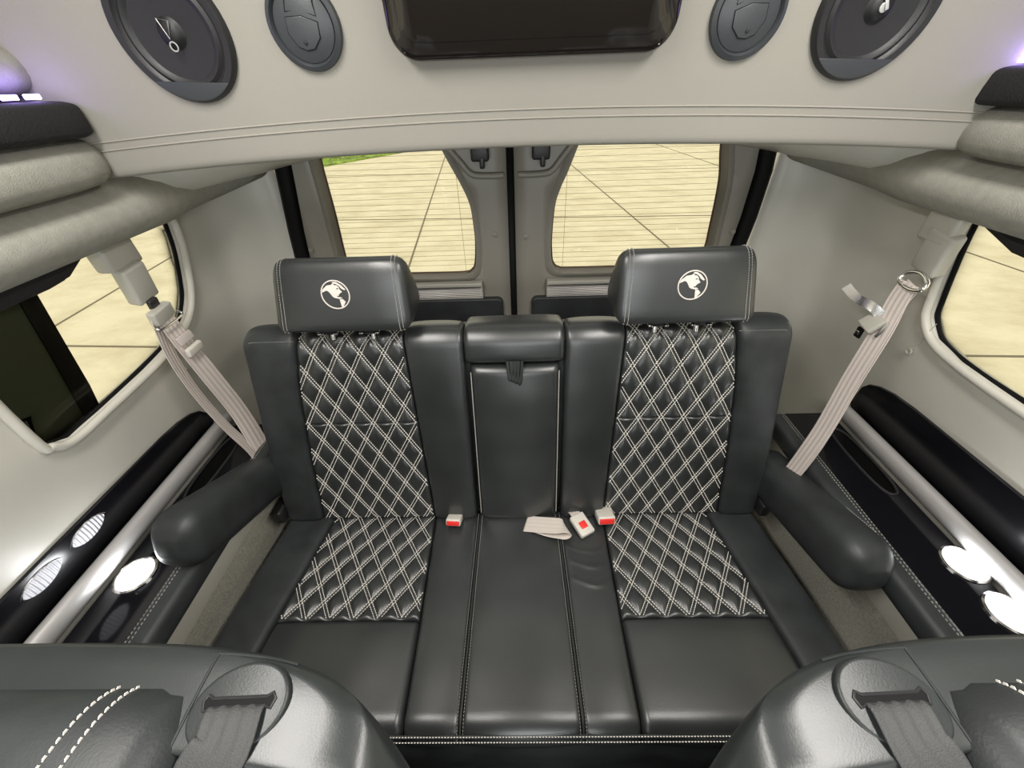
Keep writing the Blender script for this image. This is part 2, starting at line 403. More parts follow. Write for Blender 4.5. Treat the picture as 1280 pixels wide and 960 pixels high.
# ------------------------------------------------------------------ rear doors
DY = .60
def dpt(a, b_): return V((a, DY+.03*max(0, b_-1.15)**1.0*0, b_))
winA = [(-.555, 1.36), (-.562, 1.296), (-.566, 1.164), (-.574, 1.03), (-.572, .985), (-.55, .962), (-.50, .958), (-.30, .957), (-.17, .957), (-.138, .968), (-.126, .995), (-.119, 1.06), (-.119, 1.10), (-.124, 1.17), (-.140, 1.225), (-.179, 1.305), (-.205, 1.36)]
winB = [(.60, 1.36), (.612, 1.302), (.632, 1.219), (.643, 1.08), (.645, 1.02), (.63, .975), (.60, .963), (.45, .962), (.20, .962), (.15, .966), (.130, .985), (.124, 1.02), (.122, 1.07), (.128, 1.167), (.145, 1.225), (.165, 1.27), (.20, 1.36)]
for nm, x0, x1, wn_, sg in (('door_1', -.705+.02, -.013, winA, -1), ('door_2', .009, .742-.02, winB, 1)):
    root = bpy.data.objects.new(nm, None); COL.objects.link(root); root.location = ((x0+x1)/2, DY, 0); root['kind'] = 'structure'
    bm = sheet([(x0, .1), (x1, .1), (x1, 1.55), (x0, 1.55)], [wn_], .04, dpt)
    o = link(bm, 'door_panel', 'doorgrey', root, auto=60); solidify(o, .03, 1)
    pw = [V((a, DY+.006, z)) for a, z in wn_]
    lp = smoothpts(pw, 5)
    # sloping inner reveal and dark seal around the glass
    cx = sum(q.x for q in pw)/len(pw); cz = 1.15
    r0 = [V((cx+(q.x-cx)*1.035, DY-.012, cz+(q.z-cz)*1.05)) for q in lp]
    r1 = [V((cx+(q.x-cx)*1.0, DY-.016, cz+(q.z-cz)*1.0)) for q in lp]
    r2 = [V((cx+(q.x-cx)*.985, DY+.03, cz+(q.z-cz)*.985)) for q in lp]
    rr = [V((cx+(q.x-cx)*1.10, DY+.004, cz+(q.z-cz)*1.09)) for q in lp]
    link(loft([rr, r0, r1, r2], cap0=False, cap1=False, closed=False), 'window_frame', 'doorgrey', root, auto=70)
    link(tube(r2, .004, 8), 'rubber_seal', mat('brown_seal_'+nm, (.10, .055, .03), .6), root)
    bm = sheet(wn_, [], .1, lambda a, b_: V((a, DY+.034, b_)))
    pane = link(bm, 'window_pane', 'glass', root); solidify(pane, .003, 1)
    bm = bmesh.new()
    z = .985
    while z < 1.34:
        xs = [a for a, b_ in [(cx+(i-60)*.006, z) for i in range(121)] if inside(a, b_, wn_)]
        if xs:
            add_box(bm, ((min(xs)+max(xs))/2, DY+.031, z), (max(xs)-min(xs), .0006, .0008))
        z += .0165
    for xx in ((-.165,) if sg < 0 else (.168,)):
        add_box(bm, (xx, DY+.031, 1.14), (.001, .0006, .36))
    dw = link(bm, 'defroster_wire', 'defrost', root, smooth=False)
    # ribbed sill plate with a light lip, lower trim panel
    ia = -.108 if sg < 0 else .112; oa = -.60 if sg < 0 else .66
    link(box(((ia+oa)/2, DY-.012, .906), (abs(ia-oa), .016, .05), .002), 'sill_plate', 'sill', root)
    link(box(((ia+oa)/2, DY-.022, .938), (abs(ia-oa), .03, .012), .002), 'sill_lip', 'beltgrey', root)
    pc = (-.36 if sg < 0 else .38)
    link(prism(rrect(.64, .56, .02, cx=pc, cy=.60), V((1, 0, 0)), V((0, 0, 1)), V((0, DY-.002, 0)), .022, .006), 'lower_panel', 'suede', root)
    for (sx_, sz_) in (((-.056, 1.093), (-.662, 1.06)) if sg < 0 else ((.041, 1.083), (.700, 1.08))):
        bm = bmesh.new(); add_prism(bm, circ(.0085, 20), V((1, 0, 0)), V((0, 0, 1)), V((sx_, DY-.001, sz_)), .004, .0015)
        add_prism(bm, circ(.004, 12), V((1, 0, 0)), V((0, 0, 1)), V((sx_, DY-.005, sz_)), .003, .001)
        link(bm, 'screw_cap', 'doorgrey', root)
    # striker latch at the top beside the seam, in a moulded recess rib
    lx = -.085 if sg < 0 else .085
    bm = box((lx, DY-.022, 1.325), (.05, .035, .045), .006); add_box(bm, (lx+.005, DY-.03, 1.30), (.014, .02, .03), .004)
    link(bm, 'door_latch', 'blackplastic', root)
    k = 1 if sg < 0 else -1
    rib = smoothpts([(-.18*k, DY-.002, 1.34), (-.145*k, DY-.006, 1.30), (-.115*k, DY-.008, 1.268), (-.07*k, DY-.008, 1.262), (-.02*k, DY-.004, 1.262)], 6)
    link(tube(rib, .009, 10), 'moulded_rib', 'doorgrey', root, auto=180)
# seals: centre and both sides
def sealstrip(nm, path, wd, dp):
    rings = [[V((x-wd/2, y, z)), V((x-wd/4, y-dp, z)), V((x+wd/4, y-dp, z)), V((x+wd/2, y, z))] for x, y, z in path]
    tag(link(loft(rings), nm, 'rubber', auto=180), kind='structure')
sealstrip('trim_1', [(-.003, DY+.004, 1.5), (-.004, DY+.004, .1)], .026, .008)
sealstrip('trim_2', [(-.640, DY+.0, 1.5), (-.655, DY+.0, 1.33), (-.668, DY+.0, 1.25), (-.690, DY, 1.12), (-.702, DY, 1.03), (-.705, DY, .1)], .052, .014)
sealstrip('trim_3', [(.712, DY+.0, 1.5), (.724, DY+.0, 1.33), (.735, DY+.0, 1.25), (.737, DY, 1.12), (.732, DY, 1.03), (.73, DY, .1)], .052, .014)
# rear roof bow above the doors
rings = []
for i in range(41):
    x = -.90+1.8*i/40; e = abs(x)/.9
    zb = 1.368-.105*e**2.6; ybk = .60; yf = .44-.22*e**3
    rings.append([V((XC+x, y, z)) for y, z in ((yf, zb+.16), (yf, zb+.05), (yf+.02, zb+.02), (yf+.06, zb+.004), (ybk-.03, zb-.012), (ybk, zb-.008), (ybk+.03, zb), (ybk+.03, zb+.16))])
tag(link(loft(rings), 'trim_4', 'plastic', auto=60), kind='structure')

# ------------------------------------------------------------------ overhead valance with speakers, vents and screen
def lerp_(a, b_, t): return a+(b_-a)*t
def hz(x): return 1.382-.028*((x-XC)/.78)**2
def hp(x, z, off=0):
    """point on the valance face; off is the distance out of the face towards the room"""
    n = V((0, -1, -.15)).normalized(); return V((x, .17-.15*(z-1.352), z))+n*off
rings = []
for i in range(61):
    x = XC-.93+i*.031; h0 = hz(x)
    ring = [hp(x, h0+.03, -.016), hp(x, h0+.010, -.016), hp(x, h0+.002, -.012), hp(x, h0, -.004), hp(x, h0+.002, .003), hp(x, h0+.007, .007), hp(x, h0+.014, .008)]
    ring += [hp(x, lerp_(h0+.02, 1.915, k/12), .008) for k in range(13)]+[hp(x, 1.915, -.016)]
    rings.append(ring)
bm = loft(rings)
o = link(bm, 'trim_5', 'vinyl', auto=180); tag(o, kind='structure')
bm = bmesh.new()
for dz in (.047, .060):
    add_tube(bm, [hp(x, hz(x)+dz, .0085) for x in [XC-.93+i*.031 for i in range(61)]], .0016, 6)
tag(link(bm, 'trim_6', mat('valance_seam', (.33, .31, .27), .7), auto=180), kind='structure')
HN = V((0, -1, -.15)).normalized(); H1 = V((1, 0, 0)); H2 = H1.cross(HN)*-1   # H1 x H2 = HN
if H1.cross(H2).dot(HN) < 0: H2 = -H2
def ringmesh(c, prof, n=48):
    """lathe about the valance normal: prof = [(radius, height)]"""
    bm = bmesh.new(); rings = [[c+(H1*cos(2*pi*k/n)+H2*sin(2*pi*k/n))*max(r, .0002)+HN*h for k in range(n)] for r, h in prof]
    return fix(add_loft(bm, rings))
for sg, cx, cz, lab in ((-1, -.506, 1.553, 'left'), (1, .553, 1.551, 'right')):
    c = hp(cx, cz, .008)
    t = thing('speaker', hp(cx, cz, 0), 'round black %s speaker in the overhead valance%s' % (lab, ', triangle and ring emblem on its cone' if sg < 0 else ''), 'speaker', 'speakers in the overhead valance')
    link(ringmesh(c, [(.080, -.002), (.087, 0), (.087, .006), (.083, .011), (.074, .010), (.070, .005), (.066, .004)]), 'speaker_ring', 'blackplastic', t)
    link(ringmesh(c, [(.070, -.001), (.069, .005), (.064, .008), (.058, .006), (.054, .002), (.050, .0015)]), 'surround', 'blackplastic', t)
    link(ringmesh(c, [(.054, .0005), (.052, .0035), (.040, .0025), (.030, .001), (.020, .0035), (.016, .009), (.009, .012), (.0003, .013)]), 'cone', 'cone', t)
    # chord-shaped corner plate at the bottom
    pl = [(.083*cos(radians(a)), .083*sin(radians(a))) for a in range(222, 320, 7)]
    link(prism(pl, H1, H2, c+HN*.008, .0035, .001), 'corner_plate', 'vent', t)
    if sg < 0:
        ang = radians(-12)
        e1 = H1*cos(ang)+H2*sin(ang); e2 = -H1*sin(ang)+H2*cos(ang)
        bm = bmesh.new(); q = c+HN*.014
        up = -1 if H2.z < 0 else 1
        tri = [(-.010, .016*up), (.006, .016*up), (.001, -.006*up)]
        add_tube(bm, [q+e1*a+e2*b_ for a, b_ in tri], .0009, 6, True)
        add_tube(bm, [q+e1*(.003+.0055*cos(2*pi*k/20))+e2*(-.014*up+.0055*sin(2*pi*k/20)) for k in range(20)], .0011, 6, True)
        link(bm, 'emblem', 'dash_chrome', t)
    else:
        bm = bmesh.new(); add_prism(bm, circ(.006, 20), H1, H2, c+HN*.013, .002, .0006)
        add_box(bm, c+HN*.015+H2*.006, (.005, .002, .02), .001, Matrix.Rotation(radians(-25), 3, 'Y'))
        link(bm, 'emblem', 'dash_chrome', t)
for sg, cx, cz, lab in ((-1, -.301, 1.555, 'left'), (1, .363, 1.549, 'right')):
    c = hp(cx, cz, .008)
    t = thing('air_vent', hp(cx, cz, 0), 'round charcoal air vent in the overhead valance, %s of the black screen' % lab, 'air vent', 'round air vents in the overhead valance')
    link(ringmesh(c, [(.053, -.002), (.0545, .001), (.053, .008), (.047, .011), (.044, .006), (.0435, .003)]), 'vent_ring', 'vent', t)
    link(ringmesh(c, [(.0435, 0), (.043, .006), (.030, .010), (.012, .012), (.0003, .0122)]), 'vent_body', 'vent', t)
    e = radians(8*sg)
    f1 = H1*cos(e)+H2*sin(e); f2 = -H1*sin(e)+H2*cos(e)
    u = 1 if H2.z > 0 else -1
    flap = [(-.023, .008*u), (0, .012*u), (.023, .008*u), (.023, -.010*u), (.012, -.024*u), (0, -.027*u), (-.012, -.024*u), (-.023, -.010*u)]
    if u < 0: flap = flap[::-1]
    fl = link(prism(flap, f1, f2, c+HN*.0105, .0022, .0008), 'vent_flap', 'vent', t)
    link(tube([c+HN*.0118+f1*a+f2*b_ for a, b_ in flap], .0007, 6, True), 'flap_gap', 'rubber', fl)
    flap2 = [(-.022, .014*u), (-.019, .034*u), (0, .040*u), (.019, .034*u), (.022, .014*u), (0, .018*u)]
    link(tube([c+HN*.0105+f1*a+f2*b_ for a, b_ in flap2], .0008, 6, True), 'louvre_line', 'rubber', t)
    link(prism(circ(.0028, 14), H1, H2, c+HN*.012-f2*.018*u, .0025, .0008), 'vent_stud', 'blackplastic', t)
t = thing('overhead_screen', hp(.041, 1.60, 0), 'wide glossy black flip-down screen with rounded corners on the overhead valance', 'screen')
ol = rrect(.428, .25, .042, 8, cx=.041, cy=0)
cs = hp(0, 1.635, .006)
u = 1
link(prism(ol, H1, H2, cs, .032, .009), 'screen_housing', 'gloss', t)
link(prism(rrect(.392, .205, .028, 8, cx=.041, cy=.0), H1, H2, cs+HN*.032, .0012, .0005), 'screen_panel', 'gloss', t)

# ------------------------------------------------------------------ padded side shelves under the roof
def section_run(name, sec, ys, m, kind='structure', endround=.03, auto=50):
    """sec(y) gives (rel x, z) points"""
    rings = [sec(y) for y in ys]
    return rings
for side, nm in ((-1, 'left'), (1, 'right')):
    n = 28
    # lower roll: long soft bolster over the side window
    rings = []
    for i in range(n+1):
        f = i/n; y = -1.1+f*1.70
        taper = 1 if y < .42 else 1-.42*((y-.42)/.18)**1.6
        cz = 1.292+(.03*(y-.3)/.3 if y > .3 else 0); cxr = .885-(.10*((y-.35)/.25)**1.5 if y > .35 else 0)
        ring = []
        for k in range(20):
            a = 2*pi*k/20
            rx, rz = .088*taper, .058*(.6+.4*taper)
            xx = cxr-rx*cos(a); zz = cz+rz*sin(a)
            ring.append(V((XC+side*xx, y, zz)))
        rings.append(ring)
    bm = loft(rings)
    tag(link(bm, 'trim_10' if side < 0 else 'trim_11', 'foam', auto=180), kind='structure')
    # upper padded shelf front
    t = thing('side_shelf', (XC+side*.80, -.3, 1.35), 'padded grey shelf under the roof, %s side, with black strip and violet lights' % nm, 'shelf', 'padded shelves under the roof')
    def sup(cx, cz, rx, rz, y, e=2.6, sc=1):
        ring = []
        for k in range(28):
            a = 2*pi*k/28; c_, s_ = cos(a), sin(a)
            ring.append(V((XC+side*(cx-sc*rx*abs(c_)**(2/e)*(1 if c_ > 0 else -1)), y, cz+sc*rz*abs(s_)**(2/e)*(1 if s_ > 0 else -1))))
        return ring
    ys = [(-1.1, 1), (-.6, 1), (-.2, 1), (.05, 1), (.10, .99), (.135, .95), (.155, .86), (.165, .7)]
    link(loft([sup(.865, 1.385, .095, .044, y+(.022 if side > 0 and y > 0 else 0), 2.8, sc) for y, sc in ys]), 'padded_front', 'foam', t, auto=180)
    zb = 1.449
    ex = .030 if side > 0 else -.012
    bm = loft([sup(.845, zb, .090, .027, y+(ex if y > 0 else 0), 6, sc) for y, sc in ((-1.1, 1), (.11, 1), (.14, .99), (.152, .93))])
    link(bm, 'black_strip', 'darkcloth', t, auto=60)
    link(loft([sup(.895, 1.518, .090, .042, y, 2.4, sc) for y, sc in ((-1.1, 1), (.11, 1), (.14, .95), (.160, .82))]), 'padded_top', 'foam', t, auto=180)
    for k, yy in enumerate((.098, .062, 0, -.06, -.12) if side < 0 else (.138, .108, .06, 0, -.06)):
        bm = box((XC+side*.788, yy, 1.482), (.012, .018, .007), .0015)
        link(bm, 'led', 'led', t)
        pl_ = bpy.data.lights.new('led_glow', 'POINT'); pl_.energy = .026; pl_.color = (.42, .30, 1); pl_.shadow_soft_size = .008
        po = bpy.data.objects.new('led_glow', pl_); COL.objects.link(po); po.location = (XC+side*.785, yy, 1.494)

# ------------------------------------------------------------------ lower side panels: gloss strip, rail, console, carpet
ZC = .64
for side, nm in ((-1, 'left'), (1, 'right')):
    ztop = .80 if side < 0 else .832
    # gloss black strip on the wall
    yend = .20 if side < 0 else .215
    zt_ = .775 if side < 0 else .808
    prof_ = [(-1.3, .665, zt_+.004), (-.3, .665, zt_+.002), (yend-.16, .665, zt_), (yend-.10, .665, zt_-.005), (yend-.055, .667, zt_-.016), (yend-.025, .67, zt_-.032), (yend-.008, .675, zt_-.055), (yend, .685, .715)]
    rings = []
    for y, za, zb_ in prof_:
        out = []
        for k, (z, o_f) in enumerate(((za, 0), (za, .006), (za+.002, .008), (zb_-.002, .008), (zb_, .006), (zb_, 0))):
            out.append(V((XC+side*(wx(z)+.001-o_f), y, z)))
        rings.append(out)
    tag(link(loft(rings), 'gloss_strip', 'strip'), 'long glossy black trim strip on the %s wall above the silver rail' % nm, 'trim strip')
    # silver rail
    rings = []
    for y in (-1.3, -.6, 0, .20, .245, .255):
        k = 1 if y < .22 else (.8 if y < .25 else .4)
        rings.append([V((XC+side*(.954-.019*cos(2*pi*i/16)*k-.004*sin(2*pi*i/16)), y, .664+.027*sin(2*pi*i/16)*k)) for i in range(16)])
    tag(link(loft(rings), 'silver_rail', 'rail', auto=180), 'pale silver rail running along the %s wall above the black console' % nm, 'rail')
    # console
    t = thing('side_console', (XC+side*.83, -.5, 0), 'glossy black %s armrest console with a stitched edge and round lamps' % nm, 'console', 'side consoles')
    yr = .22
    cxa = .806 if side < 0 else .792
    pocket_y = .035 if side > 0 else .055
    def sp(x, y, z): return V((XC+side*x, y, z))
    hole = [(.905+.026*(abs(cos(a))**.7)*(1 if cos(a) > 0 else -1), pocket_y+.115*(abs(sin(a))**.8)*(1 if sin(a) > 0 else -1)) for a in [2*pi*i/28 for i in range(28)]]
    bm = sheet([(cxa+.006, -1.3), (.936, -1.3), (.936, yr), (cxa+.006, yr)], [hole], .03, lambda a, b_: sp(a, b_, ZC))
    o = link(bm, 'console_top', 'piano', t); 
    link(tube([sp(a, b_, ZC+.0005) for a, b_ in hole], .0035, 8, True), 'pocket_rim', 'blackplastic', t)
    r_ = [[sp(.905+(a-.905)*k, pocket_y+(b_-pocket_y)*k, ZC-d) for a, b_ in hole] for k, d in ((1, 0), (.96, .01), (.9, .035), (.8, .045))]
    link(loft(r_, cap0=False), 'pocket', 'rubber', t)
    rings = []
    for y in (-1.3, -.5, 0, yr-.01, yr):
        k = 1 if y < yr else .8
        rings.append([sp(cxa-.018+.028*k*(abs(cos(a))**.6)*(1 if cos(a) > 0 else -1), y, ZC-.024+.030*k*(abs(sin(a))**.6)*(1 if sin(a) > 0 else -1)) for a in [2*pi*i/24 for i in range(24)]])
    edge = link(loft(rings), 'padded_edge', 'suede', t, auto=180)
    bm = bmesh.new()
    for xx in (cxa-.010, cxa-.002): add_dashes(bm, [sp(xx, y, ZC+.0062) for y in (-1.2, -.6, 0, yr-.01)], V((0, 0, 1)), .0012, .005, .003)
    link(bm, 'stitching', 'dimthread', edge, smooth=False)
    link(box(sp(.875, yr-.004, ZC-.026), (.15, .008, .05), .002), 'end_panel', 'suede', t)
    link(box(sp(cxa-.010, -.53, ZC-.085), (.018, 1.49, .08), .004), 'side_panel', 'plastic', t)
    # carpeted lower side
    bm = loft([[sp(cxa+.002, y, ZC-.12), sp(cxa-.006, y, .02), sp(cxa+.02, y, .02), sp(cxa+.02, y, ZC-.12)] for y in (-1.3, .60)])
    tag(link(bm, 'trim_12' if side < 0 else 'trim_13', 'carpet', smooth=False), kind='structure')
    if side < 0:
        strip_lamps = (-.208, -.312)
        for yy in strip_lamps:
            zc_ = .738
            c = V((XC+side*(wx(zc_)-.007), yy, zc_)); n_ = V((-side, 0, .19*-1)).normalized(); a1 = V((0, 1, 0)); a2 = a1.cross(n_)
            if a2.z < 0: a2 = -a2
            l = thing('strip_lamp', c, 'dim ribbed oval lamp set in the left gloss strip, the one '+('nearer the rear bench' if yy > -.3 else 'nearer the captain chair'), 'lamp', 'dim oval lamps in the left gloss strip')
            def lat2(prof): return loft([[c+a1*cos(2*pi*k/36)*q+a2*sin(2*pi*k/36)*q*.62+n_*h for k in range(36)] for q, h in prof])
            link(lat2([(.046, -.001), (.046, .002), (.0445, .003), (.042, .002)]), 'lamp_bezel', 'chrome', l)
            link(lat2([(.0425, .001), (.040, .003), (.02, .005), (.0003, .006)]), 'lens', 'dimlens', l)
    for yy in ((-.256,) if side < 0 else (-.256, -.354)):
        cx = .892 if side < 0 else .918
        c = sp(cx, yy, ZC)
        lab = 'round lit lamp in the left console beside the silver rail' if side < 0 else ('round lit lamp in the %s console, the one nearer the rear bench' if yy > -.3 else 'round lit lamp in the %s console, the one nearer the captain chair') % nm
        l = thing('console_lamp', c, lab, 'lamp', 'round lamps in the side consoles')
        nseg = 40
        def lat(prof): return loft([[c+V((cos(2*pi*k/nseg)*r, sin(2*pi*k/nseg)*r, h)) for k in range(nseg)] for r, h in prof])
        link(lat([(.042, -.001), (.042, .003), (.038, .005), (.035, .003)]), 'lamp_bezel', 'chrome', l)
        link(lat([(.0365, .001), (.035, .004), (.025, .006), (.012, .007), (.0003, .0072)]), 'lens', 'lens', l)
        pl_ = bpy.data.lights.new('lamp_light', 'AREA'); pl_.shape = 'DISK'; pl_.size = .06; pl_.energy = .30; pl_.color = (.95, .97, 1)
        po = bpy.data.objects.new('lamp_light', pl_); COL.objects.link(po); po.location = c+V((0, 0, .010)); po.rotation_euler = (pi, 0, 0)

# ------------------------------------------------------------------ rear bench
TB, ZS, TC = .268, .43, .1035
thb = atan(TB); bu = V((0, sin(thb), cos(thb))); bn = V((0, -cos(thb), sin(thb)))
def prof_back(s, L1=.555, r=.045, L0=.022, r0=.03):
    o = V((0, 0, ZS))
    if s > L1:
        c = o+bu*L1-bn*r; ph = (s-L1)/r
        if ph <= pi/2: n = bn*cos(ph)+bu*sin(ph); return c+n*r, n
        return c+bu*r-bn*(s-L1-r*pi/2), bu.copy()
    if s < L0:
        ph = min((L0-s)/r0, pi/2); c = o+bu*L0-bn*r0; n = bn*cos(ph)-bu*sin(ph); return c+n*r0, n
    return o+bu*s, bn.copy()
thc = atan(TC); cf = V((0, -cos(thc), sin(thc))); cn = V((0, sin(thc), cos(thc)))
def prof_cush(d, L1=.470, r=.038):
    o = V((0, 0, ZS))
    if d > L1:
        c = o+cf*L1-cn*r; ph = (d-L1)/r
        if ph <= pi/2: n = cn*cos(ph)+cf*sin(ph); return c+n*r, n
        return c+cf*r-cn*(d-L1-r*pi/2), cf.copy()
    return o+cf*d, cn.copy()
def lerp(a, b_, t): return a+(b_-a)*t
def mk_edge(pts):
    def f(s):
        if s <= pts[0][0]: return pts[0][1]
        for (a, x), (b_, y) in zip(pts, pts[1:]):
            if s <= b_: return lerp(x, y, (s-a)/(b_-a))
        return pts[-1][1]
    return f
def wr0(x, s): return .0007*(sin(x*31+s*17)+sin(x*13-s*29+1.3)*sin(s*21+x*9))
def wr_in(x, s):
    w_ = wr0(x, s)
    if x > 0: w_ += sum(.0026*math.exp(-((s-c_-.012*sin(x*40))/.006)**2)*math.exp(-((x-.175)/.05)**2) for c_ in (.105, .150, .200))
    return w_
def cushion(name, parent, sx, xl, xr, s0, s1, prof, m, nx=24, ns=60, crown=.008, er=.012, ers=None, base=0, depth=.05, hf=None, cs=0, wr=wr0):
    ers = er if ers is None else ers
    us = [(.5-.5*cos(pi*i/nx))*.45+(i/nx)*.55 for i in range(nx+1)] if hf is None else [i/nx for i in range(nx+1)]
    vs_ = [(.5-.5*cos(pi*i/ns))*.35+(i/ns)*.65 for i in range(ns+1)] if hf is None else [i/ns for i in range(ns+1)]
    P = []; B = []
    def rd(d, R):
        if R <= 0 or d >= R: return 0
        q = 1-d/R; return R*(1-sqrt(max(0, 1-q*q)))
    for v in vs_:
        s = lerp(s0, s1, v); p_, n_ = prof(s); a, b_ = xl(s), xr(s)
        for u_ in us:
            x = lerp(a, b_, u_)
            h = base+crown*(1-abs(2*u_-1)**2.6)
            if cs: h += cs*(1-abs(2*v-1)**4)
            h -= rd(min(u_, 1-u_)*(b_-a), er)+rd(min(v, 1-v)*(s1-s0), ers)
            else_w = 0 if hf else wr(sx*x, s)*min(1, min(u_, 1-u_)*6)*min(1, min(v, 1-v)*8)
            h += else_w
            if hf: h += hf(x, s, min(u_, 1-u_)*(b_-a), min(v, 1-v)*(s1-s0))
            q = p_+n_*h; P.append(V((sx*x, q.y, q.z)))
            q = p_-n_*depth; B.append(V((sx*x, q.y, q.z)))
    W = nx+1; F = []
    for j in range(ns):
        for i in range(nx): a = j*W+i; F.append((a, a+1, a+W+1, a+W))
    bd = [i for i in range(W)]+[j*W+nx for j in range(1, ns+1)]+[ns*W+i for i in range(nx-1, -1, -1)]+[j*W for j in range(ns-1, 0, -1)]
    verts = P+[B[i] for i in bd]; L = len(P); n = len(bd)
    for k in range(n): F.append((bd[k], bd[(k+1) % n], L+(k+1) % n, L+k))
    F.append(tuple(L+k for k in range(n)))
    return link(pymesh(verts, F), name, m, parent, auto=60)
bench = thing('rear_bench', (0, -.2, 0), 'black leather three-seat rear bench with white diamond-stitched seats and backs', 'bench seat')
qa = mk_edge([(0, .256), (.6, .277), (.8, .28)]); qb = mk_edge([(0, .600), (.25, .588), (.45, .568), (.56, .548), (.60, .541), (.8, .53)])
ob = mk_edge([(0, .708), (.15, .712), (.6, .680), (.8, .672)])
ca = mk_edge([(-.05, .258), (0, .256), (.29, .244), (.5, .238)]); cb = mk_edge([(-.05, .565), (0, .573), (.29, .600), (.5, .612)])
oc = mk_edge([(-.05, .71), (0, .712), (.3, .725), (.5, .72)])
def quilt(x0, s0_, wx_, hy, H):
    def h(x, s, du, dv):
        a = (x-x0)/wx_; b_ = (s-s0_)/hy
        t1 = abs(sin(pi*(a/1+b_)/1)); t2 = abs(sin(pi*(a-b_)))
        # twin seams: flat land between the two threads of each line
        def f(p_):
            d = abs(p_-round(p_))
            if d < .075: return .05*(d/.075)
            return .05+.95*(1-(1-min(1, (d-.075)/.425))**2.6)
        return H*(f(a+b_)*f(a-b_))**.75*min(1, (.25+du/.012))*min(1, .3+dv/.012)
    return h
QB = quilt(.329, .341, .0603, .100, .0072)
QC = quilt(.350, .288, .0595, .0885, .0075)
def QBs(x, s, du, dv): return QB(x, s, du, dv)-.006*math.exp(-((s-.341)/.0022)**2)
def stitches(parent, sx, xl, xr, s0, s1, prof, x0, sc, wx_, hy, base, off=.075):
    bm = bmesh.new()
    for fam in (1, -1):
        for k in range(-30, 31):
            for tw in (-off, off):
                # a + fam*b = k + tw  ->  x as function of s
                pts = []; nr = []
                s = s0
                while s <= s1+1e-9:
                    x = x0+wx_*(k+tw-fam*(s-sc)/hy)
                    if xl(s)+.001 <= x <= xr(s)-.001:
                        p_, n_ = prof(s); q = p_+n_*(base+.0012); pts.append(V((sx*x, q.y, q.z))); nr.append(n_)
                    elif pts:
                        if len(pts) > 2: add_dashes(bm, pts, nr, .0017, .0046, .0016, .0013)
                        pts = []; nr = []
                    s += .004
                if len(pts) > 2: add_dashes(bm, pts, nr, .0017, .0046, .0016, .0013)
    return link(bm, 'diamond_stitching', 'thread', parent, smooth=False)
for sx in (-1, 1):
    nmm = 'left' if sx < 0 else 'right'
    qp = cushion('quilted_back', bench, sx, lambda s: qa(s)+.001, lambda s: qb(s)-.001, .004, .640, prof_back, 'leather', 150, 300, 0, .004, .004, base=-.006, depth=.07, hf=QBs)
    stitches(qp, sx, lambda s: qa(s)+.002, lambda s: qb(s)-.002, .008, .632, prof_back, .329, .341, .0603, .100, -.0052)
    cushion('inner_back_bolster', bench, sx, lambda s: .1275, lambda s: qa(s)-.001, .0, .66, prof_back, 'leather', 24, 80, .006, .010, .012, base=0, depth=.10)
    cushion('outer_back_bolster', bench, sx, lambda s: qb(s)+.001, ob, .0, .655, prof_back, 'suede', 28, 80, .007, .014, .02, base=.002, depth=.11)
    qc = cushion('quilted_seat', bench, sx, lambda s: ca(s)+.001, lambda s: cb(s)-.001, -.04, .289, prof_cush, 'leather', 150, 170, 0, .004, .004, base=-.004, depth=.06, hf=QC)
    stitches(qc, sx, lambda s: ca(s)+.002, lambda s: cb(s)-.002, -.035, .286, prof_cush, .350, .288, .0595, .0885, -.0032)
    cushion('front_seat_pad', bench, sx, lambda s: ca(s)+.001, lambda s: cb(s)-.001, .291, .535, prof_cush, 'leather', 30, 50, .006, .010, .008, base=-.001, depth=.06, cs=.004)
    cushion('inner_seat_bolster', bench, sx, lambda s: .1235, lambda s: ca(s)-.001, -.05, .535, prof_cush, 'leather', 24, 150, .005, .009, .01, base=0, depth=.06, wr=wr_in)
    cushion('outer_seat_bolster', bench, sx, lambda s: cb(s)+.001, oc, -.05, .535, prof_cush, 'suede', 24, 60, .006, .014, .012, base=.002, depth=.08)
    # white stitched line across the top of the outer back bolster
    bm = bmesh.new(); pts = []; nr = []
    for i in range(30):
        x = lerp(.545, .672, i/29); s = .575 if i < 24 else .575-.012*((i-24)/5)**2
        p_, n_ = prof_back(s); q = p_+n_*(.0085-.010*(i > 26)); pts.append(V((sx*x, q.y, q.z))); nr.append(n_)
    add_dashes(bm, pts, nr, .0010, .004, .0014)
    link(bm, 'top_stitching', 'dimthread', bench, smooth=False)
    # twin seams beside the centre cushion
    bm = bmesh.new()
    for xx in (.1165, .1225, .1285):
        pts = []; nr = []; d = -.02
        while d < .53:
            p_, n_ = prof_cush(d); q = p_+n_*.0018; xq = xx-.0045*(1-d/.5); pts.append(V((sx*xq, q.y, q.z))); nr.append(n_); d += .01
        if xx == .1225: link(tube(pts, .0026, 6), 'centre_piping', 'leather', bench)
        else: add_dashes(bm, pts, nr, .0012, .004, .002)
    link(bm, 'centre_seam', 'dimthread', bench, smooth=False)
cushion('centre_seat_pad', bench, 1, lambda s: -.1215, lambda s: .1215, -.05, .535, prof_cush, 'leather', 36, 60, .007, .010, .01, base=0, depth=.06)
cushion('centre_back_top', bench, 1, lambda s: -.1265, lambda s: .1265, .506, .70, prof_back, 'leather', 36, 50, .003, .014, .016, base=.001, depth=.09, cs=.004)
arm = cushion('folded_centre_armrest', bench, 1, lambda s: -.116, lambda s: .116, -.012, .502, lambda s: prof_back(s, 2, .045), 'leather', 40, 70, .008, .018, .025, base=-.002, depth=.10, cs=.004)
